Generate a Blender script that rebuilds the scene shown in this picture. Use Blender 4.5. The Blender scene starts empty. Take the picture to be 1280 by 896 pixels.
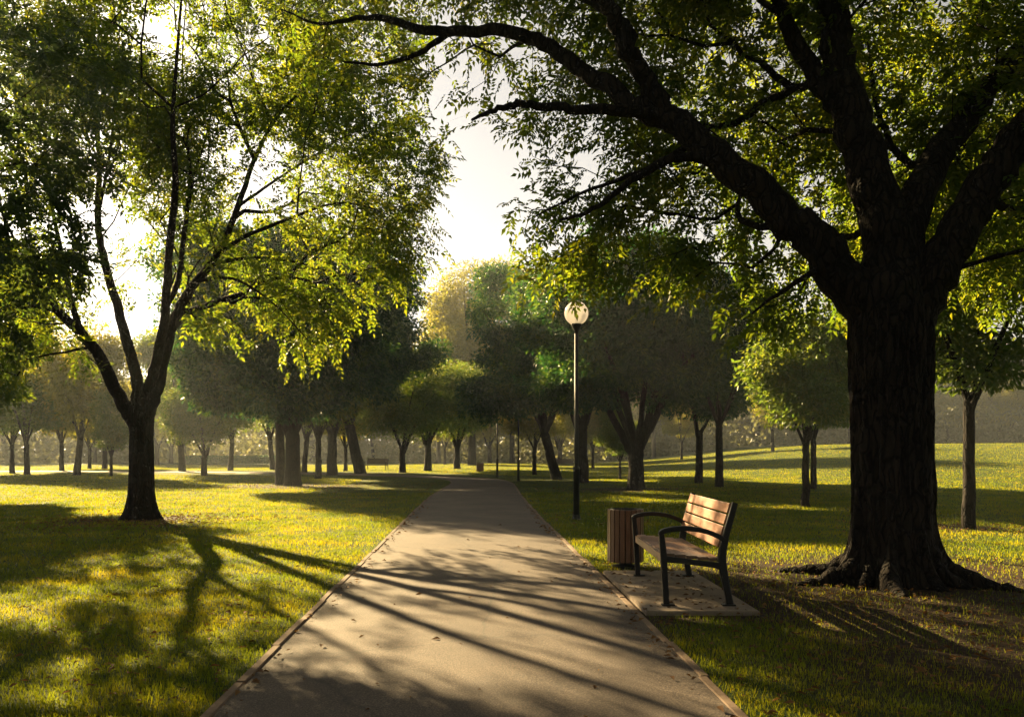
import bpy, bmesh, math, random
import numpy as np
from mathutils import Vector

S = bpy.context.scene
COL = S.collection
R = math.radians
rng = np.random.default_rng(7)
random.seed(7)

# ------------------------------------------------------------------ camera
EYE, F, CX, HY = 1.45, 995.0, 640.0, 565.0
cam_d = bpy.data.cameras.new('camera')
cam = bpy.data.objects.new('camera', cam_d)
COL.objects.link(cam)
cam.location = (0, 0, EYE)
cam.rotation_euler = (R(90), 0, 0)
cam_d.sensor_width = 36
cam_d.lens = 36 * F / 1280
cam_d.shift_y = (HY - 448) / 1280
cam_d.clip_start, cam_d.clip_end = 0.05, 2000
S.camera = cam


def W(px, py, y):
    return np.array([(px - CX) / F * y, y, EYE + (HY - py) / F * y])


# ------------------------------------------------------------------ terrain
def sstep(a, b, v):
    t = np.clip((np.asarray(v, float) - a) / (b - a), 0, 1)
    return t * t * (3 - 2 * t)


def height(x, y):
    x = np.asarray(x, float); y = np.asarray(y, float)
    hill = 2.3 * sstep(3, 30, x - 0.10 * (y - 40)) * sstep(26, 82, y)
    und = 0.10 * np.sin(x * .11 + 1.3) * np.sin(y * .085 + .4) * sstep(14, 40, np.hypot(x, y))
    return hill + und


SEED = rng.random((64, 64, 64)).astype(np.float32)


def vnoise(p):
    p = np.asarray(p, float)
    i = np.floor(p).astype(int); f = p - i
    f = f * f * (3 - 2 * f)
    out = 0
    for dx in (0, 1):
        for dy in (0, 1):
            for dz in (0, 1):
                w = (f[..., 0] if dx else 1 - f[..., 0]) * (f[..., 1] if dy else 1 - f[..., 1]) * (f[..., 2] if dz else 1 - f[..., 2])
                out = out + w * SEED[(i[..., 0] + dx) % 64, (i[..., 1] + dy) % 64, (i[..., 2] + dz) % 64]
    return out


# ------------------------------------------------------------------ materials
def mat(name):
    m = bpy.data.materials.new(name); m.use_nodes = True
    nt = m.node_tree; nt.nodes.clear()
    out = nt.nodes.new('ShaderNodeOutputMaterial')
    return m, nt, out


def nd(nt, t, **kw):
    n = nt.nodes.new(t)
    for k, v in kw.items():
        if k in n.inputs: n.inputs[k].default_value = v
        else: setattr(n, k, v)
    return n


def ramp(nt, fac, stops):
    r = nt.nodes.new('ShaderNodeValToRGB')
    e = r.color_ramp.elements
    while len(e) < len(stops): e.new(.5)
    for k, (p, c) in enumerate(stops):
        e[k].position = p; e[k].color = (*c, 1)
    nt.links.new(fac, r.inputs[0])
    return r.outputs[0]


def noise(nt, scale, detail=3, vec=None, rough=.55, stretch=None, coord='Object'):
    tc = nt.nodes.new('ShaderNodeTexCoord')
    v = vec or tc.outputs[coord]
    if stretch:
        mp = nt.nodes.new('ShaderNodeMapping'); mp.inputs['Scale'].default_value = stretch
        nt.links.new(v, mp.inputs[0]); v = mp.outputs[0]
    n = nd(nt, 'ShaderNodeTexNoise', Scale=scale, Detail=detail, Roughness=rough)
    nt.links.new(v, n.inputs['Vector'])
    return n.outputs[0]


def mixc(nt, fac, a, b, mode='MIX'):
    m = nt.nodes.new('ShaderNodeMix'); m.data_type = 'RGBA'; m.blend_type = mode
    for sock, v in ((m.inputs[0], fac), (m.inputs[6], a), (m.inputs[7], b)):
        if isinstance(v, (int, float)): sock.default_value = v
        elif isinstance(v, tuple): sock.default_value = (*v, 1)
        else: nt.links.new(v, sock)
    return m.outputs[2]


def principled(nt, out, color=None, rough=.7, bump=None, bstr=.3, bdist=.02, metal=0, spec=.5):
    b = nd(nt, 'ShaderNodeBsdfPrincipled', Roughness=rough, Metallic=metal)
    b.inputs['Specular IOR Level'].default_value = spec
    if isinstance(color, tuple): b.inputs['Base Color'].default_value = (*color, 1)
    elif color is not None: nt.links.new(color, b.inputs['Base Color'])
    if bump is not None:
        bn = nd(nt, 'ShaderNodeBump', Strength=bstr, Distance=bdist)
        nt.links.new(bump, bn.inputs['Height']); nt.links.new(bn.outputs[0], b.inputs['Normal'])
    if out is not None: nt.links.new(b.outputs[0], out.inputs[0])
    return b


def leaf_mat(name, cols, tcols, tfac=.5, rough=.5, spec=.35, rv=.55):
    m, nt, out = mat(name)
    g = nt.nodes.new('ShaderNodeNewGeometry')
    n = noise(nt, .9, 2)
    mx = nd(nt, 'ShaderNodeMath', operation='MULTIPLY_ADD'); mx.inputs[1].default_value = rv
    nt.links.new(g.outputs['Random Per Island'], mx.inputs[0])
    m2 = nd(nt, 'ShaderNodeMath', operation='MULTIPLY_ADD'); m2.inputs[1].default_value = 1.2; m2.inputs[2].default_value = -.1 - rv * .5
    nt.links.new(n, m2.inputs[0]); nt.links.new(m2.outputs[0], mx.inputs[2])
    c = ramp(nt, mx.outputs[0], [(0, cols[0]), (.5, cols[1]), (1, cols[2])])
    t = ramp(nt, mx.outputs[0], [(0, tcols[0]), (.5, tcols[1]), (1, tcols[2])])
    b = principled(nt, None, c, rough, spec=spec)
    tr = nt.nodes.new('ShaderNodeBsdfTranslucent'); nt.links.new(t, tr.inputs[0])
    ms = nt.nodes.new('ShaderNodeMixShader'); ms.inputs[0].default_value = tfac
    nt.links.new(b.outputs[0], ms.inputs[1]); nt.links.new(tr.outputs[0], ms.inputs[2])
    nt.links.new(ms.outputs[0], out.inputs[0])
    return m


M = {}
M['leaf_hero'] = leaf_mat('broad_leaf', [(.018, .042, .007), (.032, .064, .010), (.06, .09, .013)],
                          [(.09, .18, .010), (.19, .26, .012), (.44, .42, .016)], .52)
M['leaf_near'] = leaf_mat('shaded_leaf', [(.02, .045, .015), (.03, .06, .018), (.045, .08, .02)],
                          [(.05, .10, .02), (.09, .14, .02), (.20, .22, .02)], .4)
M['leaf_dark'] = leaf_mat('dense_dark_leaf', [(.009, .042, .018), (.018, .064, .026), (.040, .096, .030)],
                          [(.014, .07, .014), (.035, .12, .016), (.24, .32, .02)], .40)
M['leaf_mid'] = leaf_mat('green_leaf', [(.024, .062, .012), (.04, .095, .016), (.07, .125, .02)],
                         [(.09, .17, .015), (.17, .24, .02), (.33, .32, .02)], .48)
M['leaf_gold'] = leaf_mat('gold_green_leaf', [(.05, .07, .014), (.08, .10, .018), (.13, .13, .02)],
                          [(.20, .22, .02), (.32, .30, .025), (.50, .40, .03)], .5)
M['grass'] = leaf_mat('grass_blade', [(.013, .044, .006), (.024, .068, .008), (.052, .084, .011)],
                      [(.06, .14, .005), (.24, .26, .007), (.54, .39, .009)], .58, .6, .2, rv=.26)
M['leaf_woods'] = leaf_mat('hazed_woods_leaf', [(.07, .085, .04), (.10, .11, .05), (.14, .14, .06)], [(.12, .14, .05), (.18, .18, .06), (.26, .23, .08)], .42, rv=.4)  # leaf colours lightened and greyed to look lit and hazy
M['litter'] = leaf_mat('dry_leaf', [(.06, .028, .012), (.12, .06, .02), (.22, .13, .04)],
                       [(.08, .03, .01), (.14, .07, .02), (.22, .12, .03)], .25, .8, .2)


def bark(name, c0, c1, sc=1.0, bstr=.9):
    m, nt, out = mat(name)
    a = noise(nt, 9 * sc, 6, rough=.65, stretch=(1, 1, .18))
    b = noise(nt, 2.2, 3)
    c = mixc(nt, b, ramp(nt, a, [(.32, c0), (.68, c1)]), tuple(v * .7 for v in c0))
    vo = nd(nt, 'ShaderNodeTexVoronoi', Scale=11 * sc, feature='DISTANCE_TO_EDGE'); tc = nt.nodes.new('ShaderNodeTexCoord')
    mp = nt.nodes.new('ShaderNodeMapping'); mp.inputs['Scale'].default_value = (1, 1, .2)
    wn = nd(nt, 'ShaderNodeTexNoise', Scale=3.0, Detail=4.0); nt.links.new(tc.outputs['Object'], wn.inputs['Vector'])
    nt.links.new(mixc(nt, .12, tc.outputs['Object'], wn.outputs['Color'], 'LINEAR_LIGHT'), mp.inputs[0]); nt.links.new(mp.outputs[0], vo.inputs['Vector'])
    fis = ramp(nt, vo.outputs[0], [(0, (0, 0, 0)), (.16, (1, 1, 1))])
    c = mixc(nt, fis, tuple(v * .4 for v in c0), c)
    hh = nd(nt, 'ShaderNodeMath', operation='MULTIPLY_ADD'); hh.inputs[1].default_value = .6
    nt.links.new(a, hh.inputs[0]); nt.links.new(fis, hh.inputs[2])
    principled(nt, out, c, .9, hh.outputs[0], bstr, .04, spec=.2)
    return m


M['bark_hero'] = bark('furrowed_bark', (.009, .0068, .005), (.040, .027, .017), 1.3, 1)
M['bark_left'] = bark('brown_bark', (.012, .008, .005), (.040, .026, .016), 1.5)
M['bark_dark'] = bark('dark_bark', (.010, .008, .006), (.035, .025, .018), 1.2)
M['bark_mid'] = bark('grey_brown_bark', (.02, .016, .012), (.07, .055, .04), 1.2)

# lawn ground sheet
TREE_SOIL = [(4.35, 8.3, 1.8, 4.3), (3.6, 5.6, .4, 2.8), (-7.95, 17.0, .5, 1.5), (-9.3, 34.0, 1.6, 4.2), (4.8, 30.8, 1, 2.4), (8.7, 15.2, .3, 1.2),
             (1.9, 8.2, 1.2, 2.2)]


def soil_mask(x, y):
    x = np.asarray(x, float); y = np.asarray(y, float)
    s = np.zeros_like(x)
    nz = vnoise(np.stack([x * 1.1, y * 1.1, x * 0 + 3.3], -1)) * .6 + vnoise(np.stack([x * 3.7, y * 3.7, x * 0 + 9.3], -1)) * .4
    for (cx, cy, r0, r1) in TREE_SOIL:
        d = np.hypot(x - cx, y - cy)
        s = np.maximum(s, 1 - sstep(r0, r1, d + (nz - .5) * 1.6))
    return s, nz


def ground_mat():
    m, nt, out = mat('lawn_ground')
    at = nd(nt, 'ShaderNodeAttribute', attribute_name='soil')
    n1 = noise(nt, .35, 4); n2 = noise(nt, 22, 5); n3 = noise(nt, 4, 4)
    g = ramp(nt, n1, [(.3, (.018, .036, .007)), (.5, (.032, .056, .010)), (.7, (.06, .075, .013))])
    g = mixc(nt, n2, g, (.03, .045, .012))
    s = ramp(nt, n2, [(.25, (.014, .010, .007)), (.55, (.036, .024, .015)), (.8, (.075, .05, .028))])
    mr = nd(nt, 'ShaderNodeMath', operation='MULTIPLY_ADD'); mr.inputs[1].default_value = 1.3; mr.inputs[2].default_value = 0
    add = nd(nt, 'ShaderNodeMath', operation='MULTIPLY_ADD'); add.inputs[1].default_value = .6; add.inputs[2].default_value = -.3; add.use_clamp = False
    nt.links.new(n3, add.inputs[0]); nt.links.new(at.outputs['Fac'], mr.inputs[0]); nt.links.new(add.outputs[0], mr.inputs[2])
    mr.use_clamp = True
    principled(nt, out, mixc(nt, mr.outputs[0], g, s), .95, n2, .8, .03, spec=.1)
    return m


M['ground'] = ground_mat()


def asphalt():
    m, nt, out = mat('asphalt')
    n1 = noise(nt, 95, 4, rough=.75); n2 = noise(nt, .9, 6, rough=.65); n3 = noise(nt, 9, 4)
    c = ramp(nt, n1, [(.34, (.024, .021, .019)), (.5, (.075, .058, .046)), (.68, (.19, .152, .122))])
    c = mixc(nt, 1, c, ramp(nt, n2, [(.3, (.62, .60, .58)), (.7, (1.2, 1.15, 1.08))]), 'MULTIPLY')
    c = mixc(nt, ramp(nt, n3, [(.55, (0, 0, 0)), (.85, (.5, .5, .5))]), c, (.055, .046, .04))
    vo = nd(nt, 'ShaderNodeTexVoronoi', Scale=.28, feature='DISTANCE_TO_EDGE'); tc = nt.nodes.new('ShaderNodeTexCoord')
    wn = nd(nt, 'ShaderNodeTexNoise', Scale=1.7, Detail=6.0, Roughness=.7); nt.links.new(tc.outputs['Object'], wn.inputs['Vector'])
    nt.links.new(mixc(nt, .16, tc.outputs['Object'], wn.outputs['Color'], 'LINEAR_LIGHT'), vo.inputs['Vector'])
    ck = ramp(nt, vo.outputs[0], [(0, (.75, .75, .75)), (.005, (0, 0, 0))])
    c = mixc(nt, ck, c, (.03, .026, .022))
    principled(nt, out, c, .8, n1, .7, .008, spec=.35)
    return m


M['asphalt'] = asphalt()


def concrete(name, a, b, sc=20):
    m, nt, out = mat(name)
    n1 = noise(nt, sc, 6, rough=.7); n2 = noise(nt, 2.2, 4)
    c = mixc(nt, .5, ramp(nt, n1, [(.3, a), (.7, b)]), ramp(nt, n2, [(.3, a), (.7, b)]))
    principled(nt, out, c, .9, n1, .5, .008, spec=.25)
    return m


M['concrete'] = concrete('pad_concrete', (.13, .10, .075), (.26, .21, .16))
M['edging'] = concrete('edging_concrete', (.085, .058, .04), (.22, .155, .105), 18)


def wood(name, a, b, axis=(6, .6, 6)):
    m, nt, out = mat(name)
    g = nt.nodes.new('ShaderNodeNewGeometry')
    n1 = noise(nt, 8, 6, rough=.6, stretch=axis); n2 = noise(nt, 2.5, 3)
    c = ramp(nt, n1, [(.25, a), (.75, b)])
    c = mixc(nt, ramp(nt, g.outputs['Random Per Island'], [(0, (0, 0, 0)), (1, (.5, .5, .5))]), c, tuple(v * .5 for v in a))
    c = mixc(nt, ramp(nt, n2, [(.45, (0, 0, 0)), (.75, (.35, .35, .35))]), c, tuple(v * .6 for v in a))
    principled(nt, out, c, .38, n1, .35, .004, spec=.5)
    return m


M['bench_wood'] = wood('oiled_bench_wood', (.16, .050, .015), (.33, .118, .036))
M['seat_wood'] = wood('greyish_seat_wood', (.10, .052, .026), (.23, .13, .075))  # greyer and browner than the backrest wood
M['dark_wood'] = wood('dark_bench_wood', (.03, .02, .014), (.07, .045, .03))  # darker copy of the bench wood, used on the distant benches
M['bin_wood'] = wood('bin_wood', (.10, .045, .02), (.26, .125, .055), (6, 6, .5))


def metal(name, c, rough=.4):
    m, nt, out = mat(name)
    n1 = noise(nt, 30, 4)
    principled(nt, out, ramp(nt, n1, [(.3, c), (.8, tuple(v * 1.7 for v in c))]), rough, n1, .08, .003, metal=0, spec=.22)
    return m


M['black_metal'] = metal('black_painted_metal', (.012, .012, .012), .4)
M['lamp_metal'] = metal('dark_green_painted_metal', (.012, .014, .012), .6)
M['liner'] = metal('bin_liner_metal', (.03, .028, .025), .5)


def globe_mat():
    m, nt, out = mat('frosted_globe')
    t = nd(nt, 'ShaderNodeBsdfTranslucent'); t.inputs[0].default_value = (.74, .73, .74, 1)
    d = nd(nt, 'ShaderNodeBsdfPrincipled', Roughness=.12); d.inputs['Base Color'].default_value = (.72, .72, .74, 1)
    tp = nd(nt, 'ShaderNodeBsdfTransparent'); tp.inputs[0].default_value = (1, .93, .82, 1)
    m1 = nd(nt, 'ShaderNodeMixShader'); m1.inputs[0].default_value = .4
    nt.links.new(t.outputs[0], m1.inputs[1]); nt.links.new(d.outputs[0], m1.inputs[2])
    m2 = nd(nt, 'ShaderNodeMixShader'); m2.inputs[0].default_value = .08
    nt.links.new(m1.outputs[0], m2.inputs[1]); nt.links.new(tp.outputs[0], m2.inputs[2])
    nt.links.new(m2.outputs[0], out.inputs[0])
    return m


M['globe'] = globe_mat()
m, nt, out = mat('lamp_bulb'); principled(nt, out, (.75, .6, .42), .3); M['bulb'] = m


# ------------------------------------------------------------------ object helpers
def tag(o, label=None, cat=None, group=None, kind=None):
    if label: o['label'] = label
    if cat: o['category'] = cat
    if group: o['group'] = group
    if kind: o['kind'] = kind
    return o


def empty(name, loc=(0, 0, 0), rz=0):
    o = bpy.data.objects.new(name, None); COL.objects.link(o)
    o.location = loc; o.rotation_euler = (0, 0, rz)
    o.empty_display_size = .2
    return o


def link(name, me, m, parent=None):
    if m is not None and not me.materials: me.materials.append(m)
    o = bpy.data.objects.new(name, me); COL.objects.link(o)
    if parent: o.parent = parent
    return o


def raw_mesh(name, V, faces_by_n, smooth=False):
    """faces_by_n: list of (K,n) int arrays"""
    me = bpy.data.meshes.new(name)
    V = np.ascontiguousarray(V, np.float32)
    me.vertices.add(len(V)); me.vertices.foreach_set('co', V.ravel())
    fl = [f for f in faces_by_n if len(f)]
    nl = sum(f.size for f in fl); npol = sum(len(f) for f in fl)
    me.loops.add(nl); me.polygons.add(npol)
    me.loops.foreach_set('vertex_index', np.concatenate([f.ravel() for f in fl]).astype(np.int32))
    st, off = [], 0
    for f in fl:
        st.append(off + np.arange(len(f)) * f.shape[1]); off += f.size
    me.polygons.foreach_set('loop_start', np.concatenate(st).astype(np.int32))
    if smooth: me.polygons.foreach_set('use_smooth', np.ones(npol, bool))
    me.update(calc_edges=True)
    return me


def bm_mesh(name, bm, smooth=False):
    me = bpy.data.meshes.new(name)
    bmesh.ops.recalc_face_normals(bm, faces=bm.faces)
    if smooth:
        for f in bm.faces: f.smooth = True
    bm.to_mesh(me); bm.free()
    return me


def add_box(bm, c, s, bev=.0):
    r = bmesh.ops.create_cube(bm, size=1)
    for v in r['verts']:
        v.co = Vector((v.co.x * s[0] + c[0], v.co.y * s[1] + c[1], v.co.z * s[2] + c[2]))
    if bev:
        es = list({e for v in r['verts'] for e in v.link_edges})
        bmesh.ops.bevel(bm, geom=es, offset=bev, segments=2, affect='EDGES', profile=.6)


def add_lathe(bm, prof, n=24, c=(0, 0)):
    rings = []
    for r, z in prof:
        rings.append([bm.verts.new((c[0] + r * math.cos(2 * math.pi * k / n), c[1] + r * math.sin(2 * math.pi * k / n), z)) for k in range(n)])
    for a, b in zip(rings, rings[1:]):
        for k in range(n):
            bm.faces.new((a[k], a[(k + 1) % n], b[(k + 1) % n], b[k]))
    bm.faces.new(rings[0][::-1]); bm.faces.new(rings[-1])


def copy_tree(o, parent=None):
    c = o.copy(); COL.objects.link(c); c.parent = parent
    for ch in list(o.children): copy_tree(ch, c)
    return c


# ------------------------------------------------------------------ trees
def norm(v):
    return v / np.maximum(np.linalg.norm(v, axis=-1, keepdims=True), 1e-9)


def catmull(P, n=8):
    P = np.asarray(P, float)
    Q = np.vstack([2 * P[0] - P[1], P, 2 * P[-1] - P[-2]])
    out = []
    for i in range(1, len(Q) - 2):
        for k in range(n):
            t = k / n
            a, b, c, d = Q[i - 1], Q[i], Q[i + 1], Q[i + 2]
            out.append(.5 * (2 * b + (c - a) * t + (2 * a - 5 * b + 4 * c - d) * t * t + (3 * b - a - 3 * c + d) * t ** 3))
    out.append(P[-1])
    return np.array(out)


class Tree:
    def __init__(s):
        s.p, s.par, s.r, s.fix, s.plen, s.dir = [], [], [], [], [], []

    def add(s, p, par, r, fix):
        s.p.append(np.asarray(p, float)); s.par.append(par); s.r.append(r); s.fix.append(fix)
        if par >= 0:
            d = s.p[-1] - s.p[par]; s.plen.append(s.plen[par] + np.linalg.norm(d)); s.dir.append(norm(d))
        else:
            s.plen.append(0.); s.dir.append(np.array([0, 0, 1.]))
        return len(s.p) - 1

    def limb(s, pts, start=-1, n=6, wob=.03):
        """pts: list of (xyz, radius); start = existing node index to grow from"""
        P = catmull([np.append(a, r) for a, r in pts], n); wob = getattr(s, 'wob', wob)
        if start >= 0 and np.linalg.norm(P[0, :3] - s.p[start]) < 1e-4: P = P[1:]
        for k in range(1, len(P) - 1): P[k, :3] += rng.normal(0, wob, 3) * min(1, P[k, 3] * 8)
        idx = []; par = start
        for k, q in enumerate(P):
            par = s.add(q[:3], par, q[3], True); idx.append(par)
        return idx

    def near(s, p):
        return int(np.argmin(np.linalg.norm(np.array(s.p) - p, axis=1)))

    def grow(s, tips, first=0, bf=.35, seg=.45, up=.12):
        tips = np.asarray(tips, float); N = len(tips)
        best = np.full(N, 1e9); who = np.zeros(N, int); done = np.zeros(N, bool)
        def upd(ids):
            for i in ids:
                v = tips - s.p[i]; d = np.linalg.norm(v, axis=1)
                cosv = (v @ s.dir[i]) / np.maximum(d, 1e-6)
                c = d * (1 + .55 * (1 - cosv)) + bf * s.plen[i]
                b = c < best
                best[b] = c[b]; who[b] = i
        upd(range(first, len(s.p)))
        s.tip_nodes = []
        for _ in range(N):
            c = np.where(done, 1e9, best); t = int(np.argmin(c)); done[t] = True
            i = who[t]; a = s.p[i]; b = tips[t]; L = np.linalg.norm(b - a)
            n = max(1, int(round(L / seg))); new = []
            m1 = a + s.dir[i] * L * .33 + np.array([0, 0, up * L * .3]); m2 = b - norm(b - a) * L * .33 + np.array([0, 0, up * L])
            par = i
            for k in range(1, n + 1):
                u = k / n
                q = (1 - u) ** 3 * a + 3 * u * (1 - u) ** 2 * m1 + 3 * u * u * (1 - u) * m2 + u ** 3 * b
                if k < n: q = q + rng.normal(0, .03 * min(1, L), 3)
                par = s.add(q, par, 0, False); new.append(par)
            s.tip_nodes.append(par); upd(new)

    def radii(s, tip=.006, pw=2.3, cap=9):
        n = len(s.p); acc = np.zeros(n)
        for i in range(n - 1, -1, -1):
            if not s.fix[i]:
                r = max(tip, acc[i] ** (1 / pw)); s.r[i] = min(r, cap)
            if s.par[i] >= 0: acc[s.par[i]] += max(s.r[i], tip) ** pw
        for i in range(n):
            if not s.fix[i] and s.par[i] >= 0: s.r[i] = min(s.r[i], s.r[s.par[i]] * .85)

    def wood(s, name, skip_thin=0.0, sides=None):
        n = len(s.p); ch = [[] for _ in range(n)]
        for i in range(n):
            if s.par[i] >= 0: ch[s.par[i]].append(i)
        starts = [i for i in range(n) if s.par[i] < 0]
        V, Q, T, off = [], [], [], 0
        stack = [([i], -1) for i in starts]
        P = np.array(s.p); Rr = np.array(s.r)
        while stack:
            chain, pre = stack.pop()
            cur = chain[-1]
            while ch[cur]:
                k = ch[cur]
                if len(chain) == 1 and pre >= 0: pass
                fixk = [c for c in k if s.fix[c] and s.fix[cur] and getattr(s, 'cont', {}).get(c, True) and c == cur + 1]
                nxt = fixk[0] if fixk else max(k, key=lambda c: Rr[c])
                for c in k:
                    if c != nxt: stack.append(([c], cur))
                chain.append(nxt); cur = nxt
            pts = P[chain]; rad = Rr[chain]
            if pre >= 0:
                pts = np.vstack([P[pre], pts]); rad = np.append(min(rad[0] * 1.25, Rr[pre] * .95), rad)
            if len(pts) < 2 or rad.max() < skip_thin: continue
            rm = rad.max(); ns = 14 if rm > .1 else 8 if rm > .04 else 5 if rm > .015 else 3
            if sides: ns = min(ns, sides)
            tg = norm(np.gradient(pts, axis=0))
            u = np.cross(tg[0], [0.31, .9, .2]); u = u / np.linalg.norm(u)
            ang = np.arange(ns) * 2 * math.pi / ns; ca, sa = np.cos(ang), np.sin(ang)
            rings = []
            for k in range(len(pts)):
                u = u - tg[k] * (u @ tg[k]); u = u / max(np.linalg.norm(u), 1e-6); w = np.cross(tg[k], u)
                rings.append(pts[k] + rad[k] * (ca[:, None] * u + sa[:, None] * w))
            m = len(pts)
            V.append(np.vstack(rings + [pts[-1:] + tg[-1:] * rad[-1]]))
            a = np.arange(m - 1)[:, None] * ns + np.arange(ns)[None]; b = np.arange(m - 1)[:, None] * ns + (np.arange(ns)[None] + 1) % ns
            Q.append(np.stack([a, b, b + ns, a + ns], -1).reshape(-1, 4) + off)
            l = (m - 1) * ns; e = np.arange(ns)
            T.append(np.stack([l + e, l + (e + 1) % ns, np.full(ns, m * ns)], -1) + off)
            off += m * ns + 1
        return np.vstack(V), np.vstack(Q), np.vstack(T)


def leaf_geo(P, D, Nn, L, Wd, fold=.25):
    """kite leaflets: base points, directions, normals, length and width arrays"""
    D = norm(D); Sd = norm(np.cross(Nn, D)); Nn = np.cross(D, Sd)
    L = np.broadcast_to(L, (len(P),))[:, None]; Wd = np.broadcast_to(Wd, (len(P),))[:, None]
    mid = P + D * L * .42
    V = np.stack([P, mid + Sd * Wd * .5 + Nn * Wd * fold, P + D * L - Nn * L * .08, mid - Sd * Wd * .5 + Nn * Wd * fold], 1).reshape(-1, 3)
    k = np.arange(len(P))[:, None] * 4
    F = np.concatenate([k + [[0, 1, 2]], k + [[0, 2, 3]]], 1).reshape(-1, 3)
    return V, F


def sprays(P, D, pairs=4, R0=.26, L=.10, Wd=.042, droop=.5):
    """pinnate leaves: a stalk with paired leaflets and one at its tip"""
    n = len(P)
    D = norm(D + rng.normal(0, .45, (n, 3)) + np.array([0, 0, -droop]) * rng.random((n, 1)))
    up = norm(np.array([0, 0, 1.]) + rng.normal(0, .45, (n, 3)))
    Sd = norm(np.cross(up, D)); Nn = np.cross(D, Sd)
    sc = rng.uniform(.65, 1.2, (n, 1)); sag = rng.uniform(.1, .5, (n, 1))
    bp, bd, bn, bl = [], [], [], []
    for j in range(pairs + 1):
        t = (j + 1) / (pairs + 1)
        c = P + D * R0 * sc * t + np.array([0, 0, -1.]) * sag * R0 * sc * t * t
        for sgn in ((1, -1) if j < pairs else (0,)):
            d = D * (.55 if sgn else 1) + Sd * sgn * .9 + np.array([0, 0, -1.]) * (sag * t + .15) + rng.normal(0, .14, (n, 3))
            bp.append(c); bd.append(d); bn.append(Nn + rng.normal(0, .25, (n, 3)))
            bl.append(L * sc[:, 0] * rng.uniform(.75, 1.1, n) * (1 if sgn else 1.15))
    P, D, Nn, Ls = np.vstack(bp), np.vstack(bd), np.vstack(bn), np.concatenate(bl)
    return leaf_geo(P, D, Nn, Ls, Ls * Wd / L)


def clumps(P, k, spread, L, Wd):
    n = len(P) * k
    Q = np.repeat(P, k, 0); off = np.clip(rng.normal(0, 1, (n, 3)), -1.5, 1.5) * spread * np.array([1, 1, .6])
    D = norm(off) * .8 + rng.normal(0, .5, (n, 3)) + np.array([0, 0, -.25])
    Nn = np.array([0, 0, 1.]) + rng.normal(0, .6, (n, 3)) + norm(off) * .4
    Ls = L * rng.uniform(.6, 1.2, n)
    return leaf_geo(Q + off, D, Nn, Ls, Ls * Wd / L)


def ellips(c, r, n, shell=.5):
    v = norm(rng.normal(0, 1, (n, 3)))
    u = rng.random(n) ** (1 / 3)
    u = np.where(rng.random(n) < shell, .72 + .28 * rng.random(n), u)
    return np.asarray(c) + v * u[:, None] * np.asarray(r)


def thin_tips(T, scale, thr, seed):
    """clumpy density: drop points where a noise field is low, so that the crown has gaps"""
    f = vnoise(T / scale + seed)
    return T[f > thr]


def screen(P):
    return CX + F * P[:, 0] / P[:, 1], HY - F * (P[:, 2] - EYE) / P[:, 1]


def finish_tree(t, name, loc, wood_m, leaf_m, leafgeo, label, cat='tree', group=None, extra=None, sides=None):
    root = empty(name, loc)
    tag(root, label, cat, group)
    V, Q, T = t.wood('trunk', sides=sides)
    if extra is not None:
        V2, Q2 = extra
        Q = np.vstack([Q, Q2 + len(V)]); V = np.vstack([V, V2])
    off = np.asarray(loc, float)
    link('trunk', raw_mesh('trunk', V - off, [Q, T], True), wood_m, root)
    LV, LF = leafgeo
    link('crown', raw_mesh('crown', LV - off, [LF]), leaf_m, root)
    return root


def joined(geos):
    V, Fs, o = [], [], 0
    for v, f in geos:
        V.append(v); Fs.append(f + o); o += len(v)
    return np.vstack(V), np.vstack(Fs)


def flared_trunk(c, prof, lobes, ns=72, nz=70, ridge=.03, top_shift=(0, 0)):
    """trunk column with root flare and furrowed bark; prof: [(z, r)], lobes: [(angle, reach, width)]"""
    zs = np.linspace(prof[0][0], prof[-1][0], nz)
    r0 = np.interp(zs, [p[0] for p in prof], [p[1] for p in prof])
    th = np.arange(ns) * 2 * math.pi / ns
    Z, TH = np.meshgrid(zs, th, indexing='ij')
    Rr = np.repeat(r0[:, None], ns, 1)
    for a, reach, wd in lobes:
        d = np.abs((TH - a + math.pi) % (2 * math.pi) - math.pi)
        Rr = Rr + reach * np.exp(-(d / wd) ** 2) * np.exp(-np.maximum(Z, 0) / .21)
        Rr = Rr + reach * .16 * np.exp(-(d / (wd * 1.3)) ** 2) * np.exp(-np.maximum(Z, 0) / 1.1)
    P = np.stack([np.cos(TH) * 3.4, np.sin(TH) * 3.4, Z * .75], -1)
    w = vnoise(P * .6 + 4)[..., None] * .8
    n1 = 1 - np.abs(vnoise(P * 2.3 + w) * 2 - 1) * 1.6
    n2 = vnoise(P * 6 + 11) - .5
    Rr = Rr + ridge * (n1 - .4) + ridge * .5 * n2
    fr = (Z - zs[0]) / (zs[-1] - zs[0])
    V = np.stack([c[0] + top_shift[0] * fr + Rr * np.cos(TH), c[1] + top_shift[1] * fr + Rr * np.sin(TH), Z], -1).reshape(-1, 3)
    a = np.arange(nz - 1)[:, None] * ns + np.arange(ns)[None]; b = np.arange(nz - 1)[:, None] * ns + (np.arange(ns)[None] + 1) % ns
    return V, np.stack([a, b, b + ns, a + ns], -1).reshape(-1, 4)


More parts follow.
